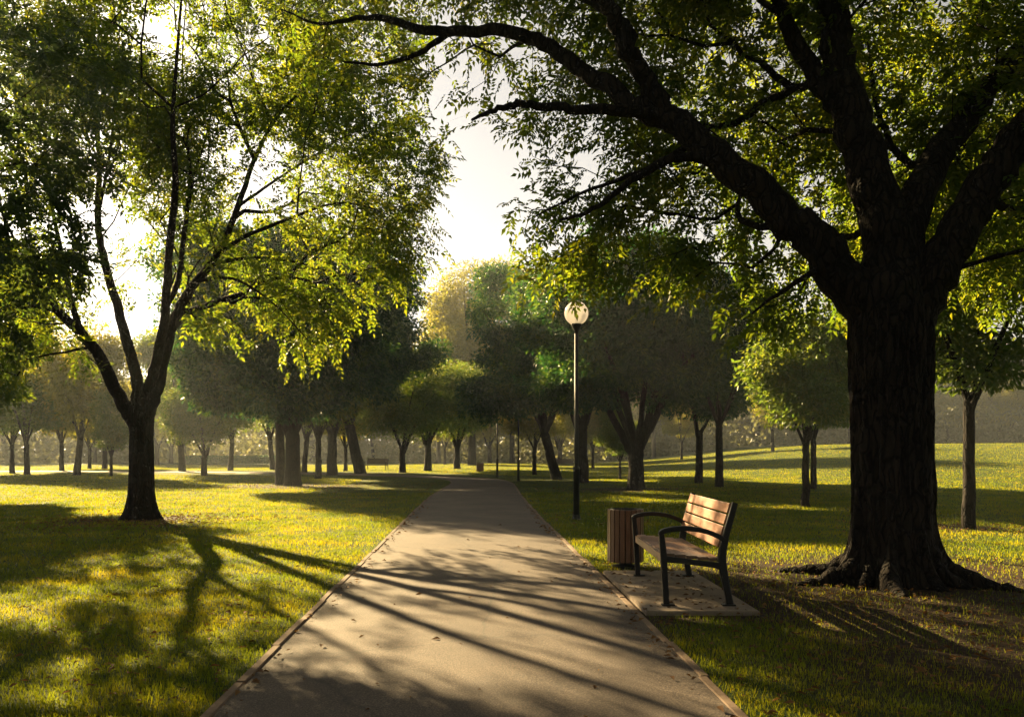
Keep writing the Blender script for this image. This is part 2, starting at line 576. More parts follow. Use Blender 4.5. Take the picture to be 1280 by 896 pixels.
# --- the big tree beside the bench -------------------------------------------------
def big_tree():
    t = Tree(); Y = 8.9
    base = W(1116, 722, Y); base[2] = 0
    trunk = t.limb([(W(1114, 560, Y), .39), (W(1112, 470, Y), .40), (W(1110, 410, Y), .42), (W(1112, 360, Y), .36)], n=4, wob=0)
    fork = trunk[-1]; low = trunk[-5]
    first = len(t.p)
    L = []
    # long left limb over the path
    a = t.limb([(W(1100, 420, Y), 0.292), (W(1040, 330, Y + .05), 0.232), (W(975, 262, Y + .1), 0.194), (W(905, 205, Y + .2), 0.172), (W(842, 152, Y + .3), 0.150),
                (W(790, 128, Y + .4), 0.116), (W(735, 92, Y + .6), 0.099), (W(680, 55, Y + .8), 0.086), (W(620, 38, Y + 1.0), 0.073), (W(545, 40, Y + 1.2), 0.060),
                (W(470, 22, Y + 1.5), 0.039), (W(400, 30, Y + 1.8), 0.019), (W(352, 12, Y + 2.0), 0.010)], low, wob=.025)
    # upright from that limb
    t.limb([(W(842, 152, Y + .3), 0.120), (W(815, 112, Y + .25), 0.112), (W(785, 60, Y + .1), 0.099), (W(760, 10, Y - .1), 0.086), (W(720, -60, Y - .3), 0.069), (W(650, -150, Y - .5), 0.043)], a[24])
    t.limb([(W(790, 45, Y + .1), 0.069), (W(760, 15, Y + .5), 0.060), (W(690, -25, Y + .9), 0.043), (W(620, -60, Y + 1.3), 0.026)], t.near(W(785, 60, Y + .1)))
    # lower side limb
    t.limb([(W(830, 146, Y + .3), 0.086), (W(775, 138, Y + .2), 0.065), (W(715, 136, Y + .1), 0.052), (W(655, 130, Y), 0.043), (W(618, 138, Y), 0.030), (W(590, 150, Y), 0.015)], a[25])
    t.limb([(W(560, 42, Y + 1.2), 0.043), (W(525, 66, Y + 1.1), 0.033), (W(480, 80, Y + 1.1), 0.024), (W(430, 78, Y + 1.2), 0.013)], t.near(W(560, 40, Y + 1.2)))
    # drooping limbs under the long one
    t.limb([(W(900, 205, Y + .2), 0.077), (W(845, 198, Y + .1), 0.052), (W(790, 225, Y), 0.039), (W(740, 262, Y - .1), 0.026), (W(700, 275, Y - .2), 0.014)], a[19])
    t.limb([(W(870, 178, Y + .25), 0.043), (W(800, 215, Y + .6), 0.030), (W(730, 240, Y + .9), 0.019), (W(670, 270, Y + 1.1), 0.010)], a[21])
    t.limb([(W(1035, 330, Y), 0.043), (W(1000, 350, Y - .2), 0.030), (W(965, 372, Y - .5), 0.019), (W(940, 392, Y - .6), 0.010)], a[7])
    # central stem
    c = t.limb([(W(1112, 400, Y), 0.327), (W(1112, 320, Y + .1), 0.284), (W(1092, 235, Y + .25), 0.249), (W(1066, 150, Y + .4), 0.215), (W(1048, 70, Y + .5), 0.189), (W(1038, -10, Y + .5), 0.163), (W(1030, -100, Y + .3), 0.120), (W(1000, -220, Y), 0.069)], low, wob=.02)
    t.limb([(W(1060, 140, Y + .4), 0.129), (W(1020, 95, Y + .5), 0.112), (W(990, 40, Y + .6), 0.095), (W(960, -20, Y + .8), 0.069), (W(900, -110, Y + 1), 0.043)], t.near(W(1066, 150, Y + .4)))
    t.limb([(W(1010, 105, Y + .6), 0.052), (W(960, 125, Y + .9), 0.047), (W(910, 158, Y + 1.2), 0.039), (W(840, 145, Y + 1.5), 0.026), (W(780, 125, Y + 1.8), 0.015)], t.near(W(1020, 95, Y + .5)))
    t.limb([(W(1105, 275, Y), 0.052), (W(1060, 295, Y + .6), 0.039), (W(1010, 285, Y + 1.2), 0.026), (W(950, 250, Y + 1.8), 0.014)], t.near(W(1105, 275, Y + .2)))
    # right-centre stem
    t.limb([(W(1122, 340, Y), 0.258), (W(1138, 270, Y + .2), 0.206), (W(1172, 195, Y + .5), 0.172), (W(1222, 130, Y + .8), 0.142), (W(1275, 60, Y + 1.1), 0.112), (W(1330, -30, Y + 1.3), 0.077), (W(1370, -120, Y + 1.4), 0.043)], fork, wob=.02)
    t.limb([(W(1160, 215, Y + .4), 0.052), (W(1120, 190, Y + .9), 0.043), (W(1095, 130, Y + 1.5), 0.034), (W(1085, 50, Y + 2), 0.022)], t.near(W(1165, 205, Y + .5)))
    # right stem
    t.limb([(W(1125, 420, Y), 0.292), (W(1165, 345, Y - .05), 0.241), (W(1215, 262, Y - .1), 0.215), (W(1262, 190, Y - .2), 0.189), (W(1320, 110, Y - .3), 0.155), (W(1390, 20, Y - .4), 0.112), (W(1440, -80, Y - .4), 0.060)], low, wob=.02)
    t.limb([(W(1225, 240, Y - .1), 0.052), (W(1268, 262, Y + .5), 0.039), (W(1320, 250, Y + 1.2), 0.026), (W(1390, 260, Y + 1.8), 0.013)], t.near(W(1220, 255, Y)))
    E = [((470, 0, 10.2), (1.9, 2.0, .85), 9), ((545, 95, 10.2), (.9, 1.4, .55), 7), ((690, 55, 10), (1.7, 2.0, 1.0), 12), ((735, 225, 9.8), (1.15, 1.8, .85), 13), ((715, 320, 9.9), (.75, 1.0, .4), 12),
         ((840, 265, 10.3), (1.1, 1.7, .9), 13), ((900, 100, 10.8), (1.8, 2.0, 1.6), 14), ((960, 370, 9.4), (.55, .9, .55), 12), ((770, 325, 9.8), (1.2, 1.0, .42), 14), ((965, 405, 9.3), (.48, .8, .42), 14), ((1000, 250, 11.2), (1.2, 1.5, 1.4), 13),
         ((1180, 150, 11.0), (1.9, 1.9, 2.0), 16), ((1090, -180, 9.0), (3.2, 3.0, 1.7), 12), ((1340, 130, 9.0), (1.3, 2.2, 2.2), 12), ((800, -160, 9.4), (3.0, 2.8, 1.3), 12), ((540, -120, 10), (2.0, 2.4, .8), 12),
         ((1080, 330, 11.6), (1.0, 1.0, .9), 11), ((1240, 330, 11.5), (.9, 1.0, .8), 11)]
    T = []
    for (c0, r, dens) in E:
        n = int(4.19 * r[0] * r[1] * r[2] * dens * 1.5)
        T.append(ellips(W(*c0), r, n, .3))
    T = np.vstack(T)
    T = thin_tips(T, .85, .30, 5.1)
    px, py = screen(T)
    limY = np.interp(px, [350, 1110], [10.9, 8.9]) + .15
    T = T[~((px < 600) & (py > 165)) & (T[:, 2] > 2.9) & ((T[:, 1] > limY) | (py < -60) | (px > 1300) | ((py > 300) & (px < 1020)))]
    t.grow(T, first=first, bf=.25, seg=.4, up=-.04)
    t.radii(.005, 2.15, .10)
    P = np.array(t.p); D = np.array(t.dir); rr = np.array(t.r); fx = np.array(t.fix)
    sel = np.where((~fx) & (rr < .0125))[0]
    sel = np.repeat(sel, 5)
    j = P[sel] - D[sel] * rng.random((len(sel), 1)) * .3 + rng.normal(0, .11, (len(sel), 3))
    geo = sprays(j, D[sel], 4, .26, .104, .046, .7)
    lob = [(math.pi * 1.07, .36, .22), (math.pi * 1.34, .30, .18), (math.pi * 1.63, .20, .16), (math.pi * 1.90, .38, .20), (math.pi * .3, .35, .25), (math.pi * .68, .35, .25)]
    for a_, L_, r_ in ((1.07, 1.3, .13), (1.34, 1.15, .10), (1.63, .75, .06), (1.90, 1.45, .13), (1.78, .95, .09), (.3, 1.4, .15), (.68, 1.3, .14), (1.2, .8, .08)):
        a_ = a_ * math.pi; u_ = np.array([math.cos(a_), math.sin(a_), 0]); v_ = np.array([-u_[1], u_[0], 0]); k_ = rng.normal(0, .10)
        o_ = np.array([base[0], Y, 0])
        t.limb([(o_ + u_ * .22 + [0, 0, .60], r_ * 1.0), (o_ + u_ * .46 + [0, 0, .18], r_ * .95), (o_ + u_ * (.52 + (L_ - .5) * .4) + v_ * k_ + [0, 0, .015], r_ * .72), (o_ + u_ * (.52 + (L_ - .5) * .75) + v_ * k_ * 2.2 + [0, 0, -.03], r_ * .55), (o_ + u_ * L_ + v_ * k_ * 3.2 + [0, 0, -.06], r_ * .35)], -1, wob=.02)
    top = W(1112, 385, Y)
    ex = flared_trunk((base[0], Y), [(-.12, .50), (0, .47), (.3, .42), (.8, .395), (1.4, .395), (2.1, .40), (2.7, .425), (3.05, .40), (top[2], .30)], lob, ns=150, nz=130, ridge=.05, top_shift=(top[0] - base[0], 0))
    return finish_tree(t, 'old_tree', (base[0], Y, 0), M['bark_hero'], M['leaf_hero'], geo,
                       'massive dark tree with flared roots and spreading limbs behind the wooden bench', extra=ex)


def left_tree():
    t = Tree(); Y = 17.0; t.wob = .011
    base = W(177, 652, Y); base[2] = 0
    tr = t.limb([(W(176, 600, Y), 0.189), (W(174, 545, Y), 0.185), (W(173, 515, Y), 0.200), (W(176, 490, Y), 0.163)], n=4, wob=0)
    low = tr[5]; top = tr[-1]; first = len(t.p)
    A = t.limb([(W(170, 530, Y), 0.163), (W(152, 502, Y), 0.141), (W(128, 452, Y - .1), 0.122), (W(103, 418, Y - .2), 0.107), (W(72, 388, Y - .4), 0.089), (W(40, 345, Y - .7), 0.067), (W(0, 300, Y - 1), 0.044), (W(-60, 250, Y - 1.2), 0.022)], low)
    t.limb([(W(105, 420, Y - .2), 0.074), (W(92, 388, Y), 0.063), (W(80, 330, Y + .3), 0.052), (W(62, 240, Y + .6), 0.037), (W(50, 120, Y + 1), 0.022), (W(30, 0, Y + 1), 0.011)], A[18])
    t.limb([(W(70, 388, Y - .4), 0.052), (W(40, 383, Y - .8), 0.037), (W(0, 392, Y - 1.3), 0.022), (W(-40, 410, Y - 1.6), 0.011)], A[23])
    B = t.limb([(W(176, 505, Y), 0.148), (W(170, 470, Y), 0.122), (W(160, 430, Y + .2), 0.111), (W(146, 380, Y + .5), 0.096), (W(130, 325, Y + .8), 0.085), (W(122, 270, Y + 1), 0.070), (W(124, 200, Y + 1.2), 0.056), (W(115, 110, Y + 1.4), 0.037), (W(100, 10, Y + 1.5), 0.022), (W(90, -90, Y + 1.5), 0.011)], top)
    t.limb([(W(124, 262, Y + 1), 0.037), (W(136, 200, Y + .8), 0.030), (W(146, 110, Y + .6), 0.018), (W(150, 20, Y + .6), 0.011)], t.near(W(122, 265, Y + 1)))
    C = t.limb([(W(184, 500, Y), 0.133), (W(194, 455, Y - .2), 0.104), (W(205, 400, Y - .5), 0.092), (W(211, 320, Y - .8), 0.078), (W(219, 230, Y - 1.2), 0.063), (W(216, 150, Y - 1.4), 0.044), (W(222, 60, Y - 1.5), 0.030), (W(230, -40, Y - 1.5), 0.015)], top)
    t.limb([(W(206, 385, Y - .5), 0.067), (W(222, 352, Y), 0.059), (W(230, 290, Y + .5), 0.052), (W(238, 225, Y + 1), 0.041), (W(232, 150, Y + 1.4), 0.030), (W(228, 70, Y + 1.6), 0.018), (W(236, -30, Y + 1.6), 0.009)], t.near(W(206, 395, Y - .5)))
    t.limb([(W(238, 228, Y + 1), 0.033), (W(258, 170, Y + 1.5), 0.026), (W(272, 90, Y + 2), 0.016), (W(285, 0, Y + 2.2), 0.009)], t.near(W(238, 225, Y + 1)))
    D = t.limb([(W(186, 515, Y), 0.148), (W(200, 470, Y), 0.122), (W(216, 405, Y + .1), 0.111), (W(238, 362, Y + .2), 0.092), (W(272, 318, Y + .3), 0.078), (W(296, 262, Y + .4), 0.063), (W(318, 200, Y + .5), 0.048), (W(352, 130, Y + .6), 0.033), (W(390, 50, Y + .7), 0.018), (W(410, -30, Y + .7), 0.009)], low)
    t.limb([(W(272, 318, Y + .3), 0.052), (W(308, 295, Y), 0.044), (W(365, 272, Y - .4), 0.033), (W(410, 256, Y - .6), 0.024), (W(450, 256, Y - .8), 0.015), (W(500, 275, Y - .9), 0.007)], t.near(W(272, 318, Y + .3)))
    t.limb([(W(262, 330, Y + .3), 0.044), (W(320, 322, Y + .8), 0.033), (W(380, 330, Y + 1.2), 0.022), (W(440, 350, Y + 1.5), 0.012)], t.near(W(262, 328, Y + .3)))
    t.limb([(W(245, 352, Y + .2), 0.041), (W(290, 348, Y - .5), 0.030), (W(340, 378, Y - .9), 0.019), (W(385, 425, Y - 1.2), 0.009)], t.near(W(243, 355, Y + .2)))
    t.limb([(W(298, 258, Y + .4), 0.037), (W(345, 225, Y + 1), 0.028), (W(400, 190, Y + 1.6), 0.018), (W(460, 150, Y + 2), 0.009)], t.near(W(298, 258, Y + .4)))
    E = [((60, 60, 17.3), (3.4, 4, 3.2), 7.5), ((230, 20, 17.3), (3.4, 4.0, 3.2), 8), ((390, 60, 17.3), (2.6, 3.6, 2.6), 8), ((440, 200, 17.2), (2.0, 3.2, 1.9), 8.5),
         ((390, 300, 17), (2.2, 3.0, 1.5), 10), ((340, 380, 16.4), (1.7, 2.2, 1.0), 10), ((380, 430, 16.2), (.8, 1.2, .7), 10), ((500, 300, 17), (.95, 1.8, .9), 9), ((515, 215, 17.3), (.8, 1.5, 1.0), 8),
         ((-20, 330, 16), (2.6, 3.0, 2.2), 6), ((10, 425, 15.8), (1.9, 1.8, .8), 10), ((250, 300, 18.6), (1.7, 1.8, 1.7), 8), ((250, 420, 17.5), (.8, 1.4, .6), 7), ((150, 170, 18), (2.4, 2.5, 2.6), 6.5), ((205, 250, 18.3), (1.5, 1.5, 1.9), 7), ((140, 290, 17.8), (.9, 1.2, 1.2), 7)]
    T = []
    for (c0, r, dens) in E:
        T.append(ellips(W(*c0), r, int(4.19 * r[0] * r[1] * r[2] * dens * 1.35), .25))
    T = np.vstack(T); T = thin_tips(T, 1.0, .44, 2.2)
    px, py = screen(T)
    hole = (((px - 205) / 32) ** 2 + ((py - 270) / 70) ** 2 < 1) | (((px - 160) / 26) ** 2 + ((py - 285) / 30) ** 2 < 1) | (((px - 185) / 40) ** 2 + ((py - 455) / 40) ** 2 < 1)
    T = T[(px < 562) & ((T[:, 1] > 16.4) | (rng.random(len(T)) < .4) | (py > 390))]
    sd_ = np.array([math.sin(R(-37)) * math.cos(R(23.5)), math.cos(R(-37)) * math.cos(R(23.5)), math.sin(R(23.5))])
    for tgt, rad_ in (((2.0, 7.7, .78), .38), ((1.98, 8.6, .78), .3), ((-.6, 6.4, 0), .45), ((.8, 5.6, 0), .4), ((.9, 7.6, 0), .4), ((-.2, 4.9, 0), .35), ((-1.0, 8.6, 0), .4), ((.3, 9.6, 0), .45), ((-.3, 5.7, 0), .38), ((.3, 6.7, 0), .36), ((-.9, 7.3, 0), .36), ((.7, 4.8, 0), .4), ((-1.0, 5.2, 0), .36), ((-.1, 8.0, 0), .3), ((-4.5, 7.5, 0), .4), ((-3.2, 9.3, 0), .4), ((.6, 9.9, 3.7), .42), ((1.9, 10, 3.6), .42), ((-.2, 9.8, 3.9), .35)):
        v_ = T - np.array(tgt); d_ = np.linalg.norm(v_ - (v_ @ sd_)[:, None] * sd_, axis=1)
        T = T[d_ > rad_]  # crown gaps cut along sun rays, shaped to light bench, path and boughs
    t.grow(T, first=first, bf=.3, seg=.55, up=-.02)
    t.radii(.006, 2.1, .08)
    P = np.array(t.p); Dd = np.array(t.dir); rr = np.array(t.r); fx = np.array(t.fix)
    sel = np.repeat(np.where((~fx) & (rr < .0145))[0], 4)
    j = P[sel] - Dd[sel] * rng.random((len(sel), 1)) * .4 + rng.normal(0, .16, (len(sel), 3))
    geo = sprays(j, Dd[sel], 4, .32, .120, .053, .7)
    ex = flared_trunk((base[0], Y), [(-.1, .34), (0, .32), (.2, .275), (.6, .245), (1.3, .23), (1.9, .228), (2.35, .25), (2.6, .22), (2.9, .13)],
                      [(.4, .10, .4), (2.2, .12, .4), (3.6, .13, .4), (5.2, .12, .4)], ns=64, nz=60, ridge=.022)
    return finish_tree(t, 'spreading_tree', (base[0], Y, 0), M['bark_left'], M['leaf_hero'], geo,
                       'yellow-lit spreading tree with a forked trunk ringed by fallen leaves on the left lawn', extra=ex)


def edge_tree():
    """tree whose trunk stands just outside the left edge; its shaded sprays reach into the picture"""
    t = Tree(); b = np.array([-10.2, 11.6, 0.])
    tr = t.limb([(b + [0, 0, -.2], .30), (b + [0, 0, .6], .25), (b + [.1, 0, 2.2], .23), (b + [.2, .1, 3.4], .2)])
    first = len(t.p) - 4
    for q, r in (((2.0, .4, 5.6), .12), ((1.2, -1.4, 6.4), .11), ((-1.8, .8, 6), .12), ((.2, 1.6, 7), .1), ((2.8, 1.2, 4.6), .08)):
        e = b + np.array(q); s0 = t.p[tr[-1]]
        t.limb([(s0, r * 1.4), (s0 * .55 + e * .45 + [0, 0, .3], r), (e, r * .4)], tr[-1])
    T = [ellips(W(40, 120, 12), (1.5, 1.8, 1.7), 130), ellips(W(-60, 250, 12), (2.1, 2.2, 2.2), 190), ellips(W(50, 310, 12), (.75, 1.0, .85), 60), ellips(W(-150, 60, 12), (3, 3, 2.4), 190),
         ellips(W(0, 420, 11.8), (.5, .7, .35), 20)]
    T = thin_tips(np.vstack(T), .8, .33, 8.8)
    t.grow(T, first=first, bf=.3, seg=.45)
    t.radii(.005, 2.3, .1)
    P = np.array(t.p); Dd = np.array(t.dir); rr = np.array(t.r); fx = np.array(t.fix)
    sel = np.repeat(np.where((~fx) & (rr < .014))[0], 6)
    geo = sprays(P[sel] - Dd[sel] * rng.random((len(sel), 1)) * .3, Dd[sel], 4, .28, .115, .05, .7)
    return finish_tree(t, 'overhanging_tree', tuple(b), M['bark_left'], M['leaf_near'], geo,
                       'dark shaded foliage of a tree reaching in over the left edge of the lawn')


# --- middle distance trees ---------------------------------------------------------
def generic(kind, h, r, cb, tr, leafL, tips, k, fork=None, stems=1, lean=0, spread=.33, bumps=7, lobes=()):
    """trunk + limbs + leaf clumps; h height, r crown radius, cb crown base, tr trunk radius. Built at the origin."""
    t = Tree(); t.wob = .012
    fz = fork or cb * .75
    T0 = t.limb([((0, 0, -.25), tr * 1.5), ((0, 0, .12), tr * 1.2), ((lean * .3, 0, fz * .5), tr), ((lean * .6, 0, fz), tr * (.95 if stems == 1 else .9)), ((lean * .65, 0, fz + (.05 if stems == 1 else tr * .9)), tr * (.9 if stems == 1 else .5))], n=4, wob=.02)
    tip = T0[-1]; p0 = t.p[tip]; first = len(t.p) - 3
    if stems == 1:
        t.limb([(p0, tr * .9), (p0 * .5 + np.array([lean + .2, .1, (fz + h * .75) / 2 + 0]) * .5 + [0, 0, .0], tr * .7), ((lean + .1, .2, h * .62), tr * .4), ((lean, 0, h * .85), tr * .12)], tip)
        ns = 5
    else: ns = stems
    a0 = rng.random() * 6.28
    for q in range(ns):
        a = a0 + q * 6.283 / ns + rng.normal(0, .2)
        rr = r * rng.uniform(.5, .75); zz = cb + (h - cb) * rng.uniform(.4, .7)
        e = np.array([math.cos(a) * rr + lean, math.sin(a) * rr, zz])
        rad = tr * ({2: .68, 3: .6, 4: .55}.get(stems, .48) if stems > 1 else .38) * rng.uniform(.75, 1.05)
        m = p0 * .5 + e * .5 + np.array([0, 0, .08 * (zz - fz)])
        st = T0[-5 - int(q % 3)] if stems > 1 else T0[-1 - int(q % 2)]
        t.limb([(t.p[st], rad * 1.3), (t.p[st] * .72 + m * .28, rad * 1.02), (m, rad * .7), (e, rad * .22)], st)
    cz = (cb + h) / 2; hz = (h - cb) / 2
    Ts = [ellips((lean, 0, cz), (r * .78, r * .78, hz * .85), int(tips * .5), .55)]
    for q in range(bumps):
        a = rng.random() * 6.28; zz = rng.uniform(-.75, .8)
        w = math.sqrt(max(.05, 1 - zz * zz)) * r * .68
        br = r * rng.uniform(.2, .46)
        Ts.append(ellips((lean + math.cos(a) * w, math.sin(a) * w, cz + zz * hz * .85), (br, br, br * .75), int(tips * .5 / bumps), .5))
    for c_, r_, n_ in lobes: Ts.append(ellips(c_, (r_, r_, r_ * .7), n_, .4))
    T = np.vstack(Ts); T = T[T[:, 2] > cb * .85]
    T = thin_tips(T, r * .24, .46, rng.random() * 40)
    t.grow(T, first=first, bf=.3, seg=.7, up=.03)
    t.radii(.008, 2.3, tr * .45)
    tn = np.array(t.p)[t.tip_nodes]
    fx = np.array(t.fix); rr = np.array(t.r)
    thin = np.where(~fx & (rr < .03))[0]
    tn = np.array(t.p)[thin]
    kk = max(1, int(round(tips * k / len(tn))))
    geo = clumps(tn, kk, spread, leafL, leafL * .48)
    V, Q, Tq = t.wood('trunk', sides=10)
    return raw_mesh('trunk', V, [Q, Tq], True), raw_mesh('crown', *[geo[0], [geo[1]]]), (V, Q, Tq, geo)


def gz(x, y): return float(height(np.array([x]), np.array([y]))[0])


def put_tree(name, var, x, y, s, rz, label, group=None, wm='bark_mid', lm='leaf_mid', sz=None):
    tr, cr = var[0], var[1]
    root = empty(name, (x, y, gz(x, y)), rz); root.scale = (s, s, sz or s)
    tag(root, label, 'tree', group)
    for nm, me, mm in (('trunk', tr, wm), ('crown', cr, lm)):
        o = bpy.data.objects.new(nm, me); COL.objects.link(o); o.parent = root
        if not me.materials: me.materials.append(M[mm])
        o.material_slots[0].link = 'OBJECT'; o.material_slots[0].material = M[mm]
    return root


def at(px, by):
    """ground position of a base pixel"""
    y = EYE * F / (by - HY)
    return (px - CX) / F * y, y


big_tree()
left_tree()
edge_tree()

# tree A: dense dark dome left of the path (with a second trunk against it)
vA = generic('a', 11.8, 6.0, 2.3, .32, .22, 1500, 80, fork=2.2, stems=6, spread=.34, bumps=12)
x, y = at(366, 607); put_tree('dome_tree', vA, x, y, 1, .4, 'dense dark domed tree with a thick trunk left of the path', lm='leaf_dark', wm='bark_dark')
vA2 = generic('a2', 9.5, 3.0, 4.0, .20, .18, 300, 70, spread=.45)
x, y = at(350, 606); put_tree('slim_tree', vA2, x, y, 1, 2.0, 'slender trunk standing close against the left side of the thick domed tree', lm='leaf_dark')
# tree B: vase of stems right of the path
vB = generic('b', 9.6, 4.9, 2.5, .30, .20, 1450, 85, fork=1.5, stems=7, spread=.30, bumps=11)
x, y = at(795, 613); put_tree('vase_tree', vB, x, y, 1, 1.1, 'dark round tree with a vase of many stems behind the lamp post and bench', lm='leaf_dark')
vC = generic('c', 12.5, 4.8, 3.2, .27, .22, 950, 95, lean=-1.0, spread=.36, bumps=10, lobes=(((-3.6, -3.5, 4.3), 1.5, 60), ((-2.2, -4.2, 4.3), 1.3, 50)))
x, y = at(684, 597.5); put_tree('leaning_tree', vC, x + .5, y, 1, 0, 'dark tree with a leaning bare trunk left of the lamp post', lm='leaf_dark')
vD = generic('d', 11.5, 4.4, 3.5, .30, .21, 850, 90, fork=2.6, stems=2, spread=.36, bumps=9)
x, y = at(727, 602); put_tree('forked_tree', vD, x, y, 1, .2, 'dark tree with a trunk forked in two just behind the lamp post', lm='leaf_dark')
vE = generic('e', 7.0, 2.7, 2.4, .145, .18, 360, 80, fork=2.0, stems=3, spread=.36)
x, y = at(874, 604); put_tree('small_tree', vE, x, y, 1.12, 0, 'small dark-crowned tree with a forked thin trunk right of the vase-shaped tree', lm='leaf_dark')
x, y = at(899, 609); put_tree('small_tree', vA2, x, y, .78, 1.0, 'small dark tree with one plain thin trunk, above the bench back', lm='leaf_dark', sz=.8)
# sapling pair between bench and big trunk
vF = generic('f', 5.2, 1.6, 2.0, .095, .15, 230, 100, spread=.33)
x, y = at(1007, 635); put_tree('young_tree', vF, x, y, 1, .3, 'young bright green tree between the bench and the big trunk', lm='leaf_mid')
x, y = at(1017, 612); put_tree('young_tree', vF, x, y, 1.15, 2.3, 'young tree with its thin trunk just behind the bright green one', lm='leaf_mid')
vG = generic('g', 7.4, 2.6, 2.5, .105, .16, 460, 90, fork=2.4, stems=4, spread=.36)
x, y = at(1211, 661); put_tree('young_tree', vG, x, y, 1, .9, 'leafy green tree with a slim straight trunk right of the big trunk', lm='leaf_mid', wm='bark_dark')

# generic kinds for the distance
K = {'slim': generic('s1', 8.5, 2.6, 2.4, .15, .23, 230, 70, spread=.45),
     'slim_b': generic('s2', 9.5, 2.9, 2.7, .18, .23, 250, 70, spread=.5, lean=.3),
     'vase': generic('s3', 9.0, 4.0, 2.4, .26, .24, 370, 70, fork=1.8, stems=5, spread=.5),
     'fork': generic('s4', 9.5, 3.6, 2.7, .25, .24, 340, 70, fork=2.2, stems=3, spread=.5),
     'dark': vD, 'darkb': vC,
     'tall': generic('s5', 17.5, 4.6, 4.0, .30, .28, 600, 70, fork=5, stems=4, spread=.65, bumps=12)}
GL = 'trees fading into the haze on the left lawn'
GC = 'trees around the bend of the path'
GR = 'trees on the rise to the right'
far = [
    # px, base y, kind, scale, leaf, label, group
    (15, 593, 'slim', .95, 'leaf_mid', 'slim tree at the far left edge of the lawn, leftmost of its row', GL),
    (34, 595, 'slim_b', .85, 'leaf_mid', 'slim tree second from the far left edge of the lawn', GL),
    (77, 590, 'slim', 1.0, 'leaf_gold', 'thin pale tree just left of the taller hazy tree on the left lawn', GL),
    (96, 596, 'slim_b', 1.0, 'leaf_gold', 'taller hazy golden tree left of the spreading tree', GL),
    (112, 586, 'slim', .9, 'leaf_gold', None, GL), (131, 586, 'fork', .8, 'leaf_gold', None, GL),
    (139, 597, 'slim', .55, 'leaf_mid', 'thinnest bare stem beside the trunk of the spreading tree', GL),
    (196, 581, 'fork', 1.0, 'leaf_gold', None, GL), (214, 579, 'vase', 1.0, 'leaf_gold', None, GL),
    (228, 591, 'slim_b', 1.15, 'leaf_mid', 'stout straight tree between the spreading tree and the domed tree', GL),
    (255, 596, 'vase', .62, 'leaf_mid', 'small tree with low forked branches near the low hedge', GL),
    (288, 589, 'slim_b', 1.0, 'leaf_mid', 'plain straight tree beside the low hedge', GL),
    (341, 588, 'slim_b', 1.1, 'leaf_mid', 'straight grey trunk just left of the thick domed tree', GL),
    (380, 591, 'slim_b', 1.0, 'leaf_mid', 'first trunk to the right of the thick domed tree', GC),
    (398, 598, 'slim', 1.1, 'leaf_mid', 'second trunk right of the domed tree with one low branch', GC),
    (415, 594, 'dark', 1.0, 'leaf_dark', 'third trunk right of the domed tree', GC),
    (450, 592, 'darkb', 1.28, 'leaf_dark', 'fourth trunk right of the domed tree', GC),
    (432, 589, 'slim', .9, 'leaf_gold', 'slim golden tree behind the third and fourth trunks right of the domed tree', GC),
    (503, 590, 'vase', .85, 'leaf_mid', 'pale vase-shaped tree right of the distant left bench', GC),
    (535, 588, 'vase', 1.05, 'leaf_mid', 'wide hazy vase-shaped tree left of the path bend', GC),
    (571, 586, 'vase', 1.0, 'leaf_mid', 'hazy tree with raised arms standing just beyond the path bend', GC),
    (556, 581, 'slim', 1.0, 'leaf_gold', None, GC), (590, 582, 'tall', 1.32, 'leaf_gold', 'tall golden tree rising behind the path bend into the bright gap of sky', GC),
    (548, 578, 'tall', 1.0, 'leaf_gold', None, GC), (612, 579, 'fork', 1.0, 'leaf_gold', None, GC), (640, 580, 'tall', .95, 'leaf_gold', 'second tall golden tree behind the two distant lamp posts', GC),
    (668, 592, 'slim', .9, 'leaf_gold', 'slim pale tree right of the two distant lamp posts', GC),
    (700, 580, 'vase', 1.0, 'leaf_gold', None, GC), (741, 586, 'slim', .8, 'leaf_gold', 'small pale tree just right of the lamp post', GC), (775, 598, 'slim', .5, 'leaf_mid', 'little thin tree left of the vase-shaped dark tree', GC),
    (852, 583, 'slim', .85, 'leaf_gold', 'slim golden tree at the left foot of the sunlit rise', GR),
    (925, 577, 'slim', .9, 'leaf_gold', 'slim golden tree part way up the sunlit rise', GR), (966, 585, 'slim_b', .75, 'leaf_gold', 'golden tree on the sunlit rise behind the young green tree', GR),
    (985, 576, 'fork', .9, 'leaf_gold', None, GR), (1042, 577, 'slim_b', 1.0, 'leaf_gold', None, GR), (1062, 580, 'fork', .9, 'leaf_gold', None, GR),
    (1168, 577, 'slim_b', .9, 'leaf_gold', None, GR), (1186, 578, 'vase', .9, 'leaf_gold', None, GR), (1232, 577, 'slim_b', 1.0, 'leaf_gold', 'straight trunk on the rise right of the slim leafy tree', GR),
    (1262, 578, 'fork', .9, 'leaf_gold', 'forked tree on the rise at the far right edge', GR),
]
shared = {GL: 'pale hazy tree deep in the far left row under the mist', GC: 'distant hazy tree beyond the bend of the path',
          GR: 'distant golden tree along the top of the right rise'}
for i, (px, by, k, s, lm, lab, g) in enumerate(far):
    x, y = at(px, by)
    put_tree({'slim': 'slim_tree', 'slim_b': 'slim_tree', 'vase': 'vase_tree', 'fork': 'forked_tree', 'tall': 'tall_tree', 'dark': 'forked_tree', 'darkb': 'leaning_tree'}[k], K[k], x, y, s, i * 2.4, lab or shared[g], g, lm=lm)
# trees standing just outside the left edge of the picture (their crowns and shadows reach in)
put_tree('roadside_tree', vA, -19.0, 25.5, .8, 1.0, 'tree at the left edge whose yellow-green crown hangs into view behind the spreading tree', lm='leaf_mid')


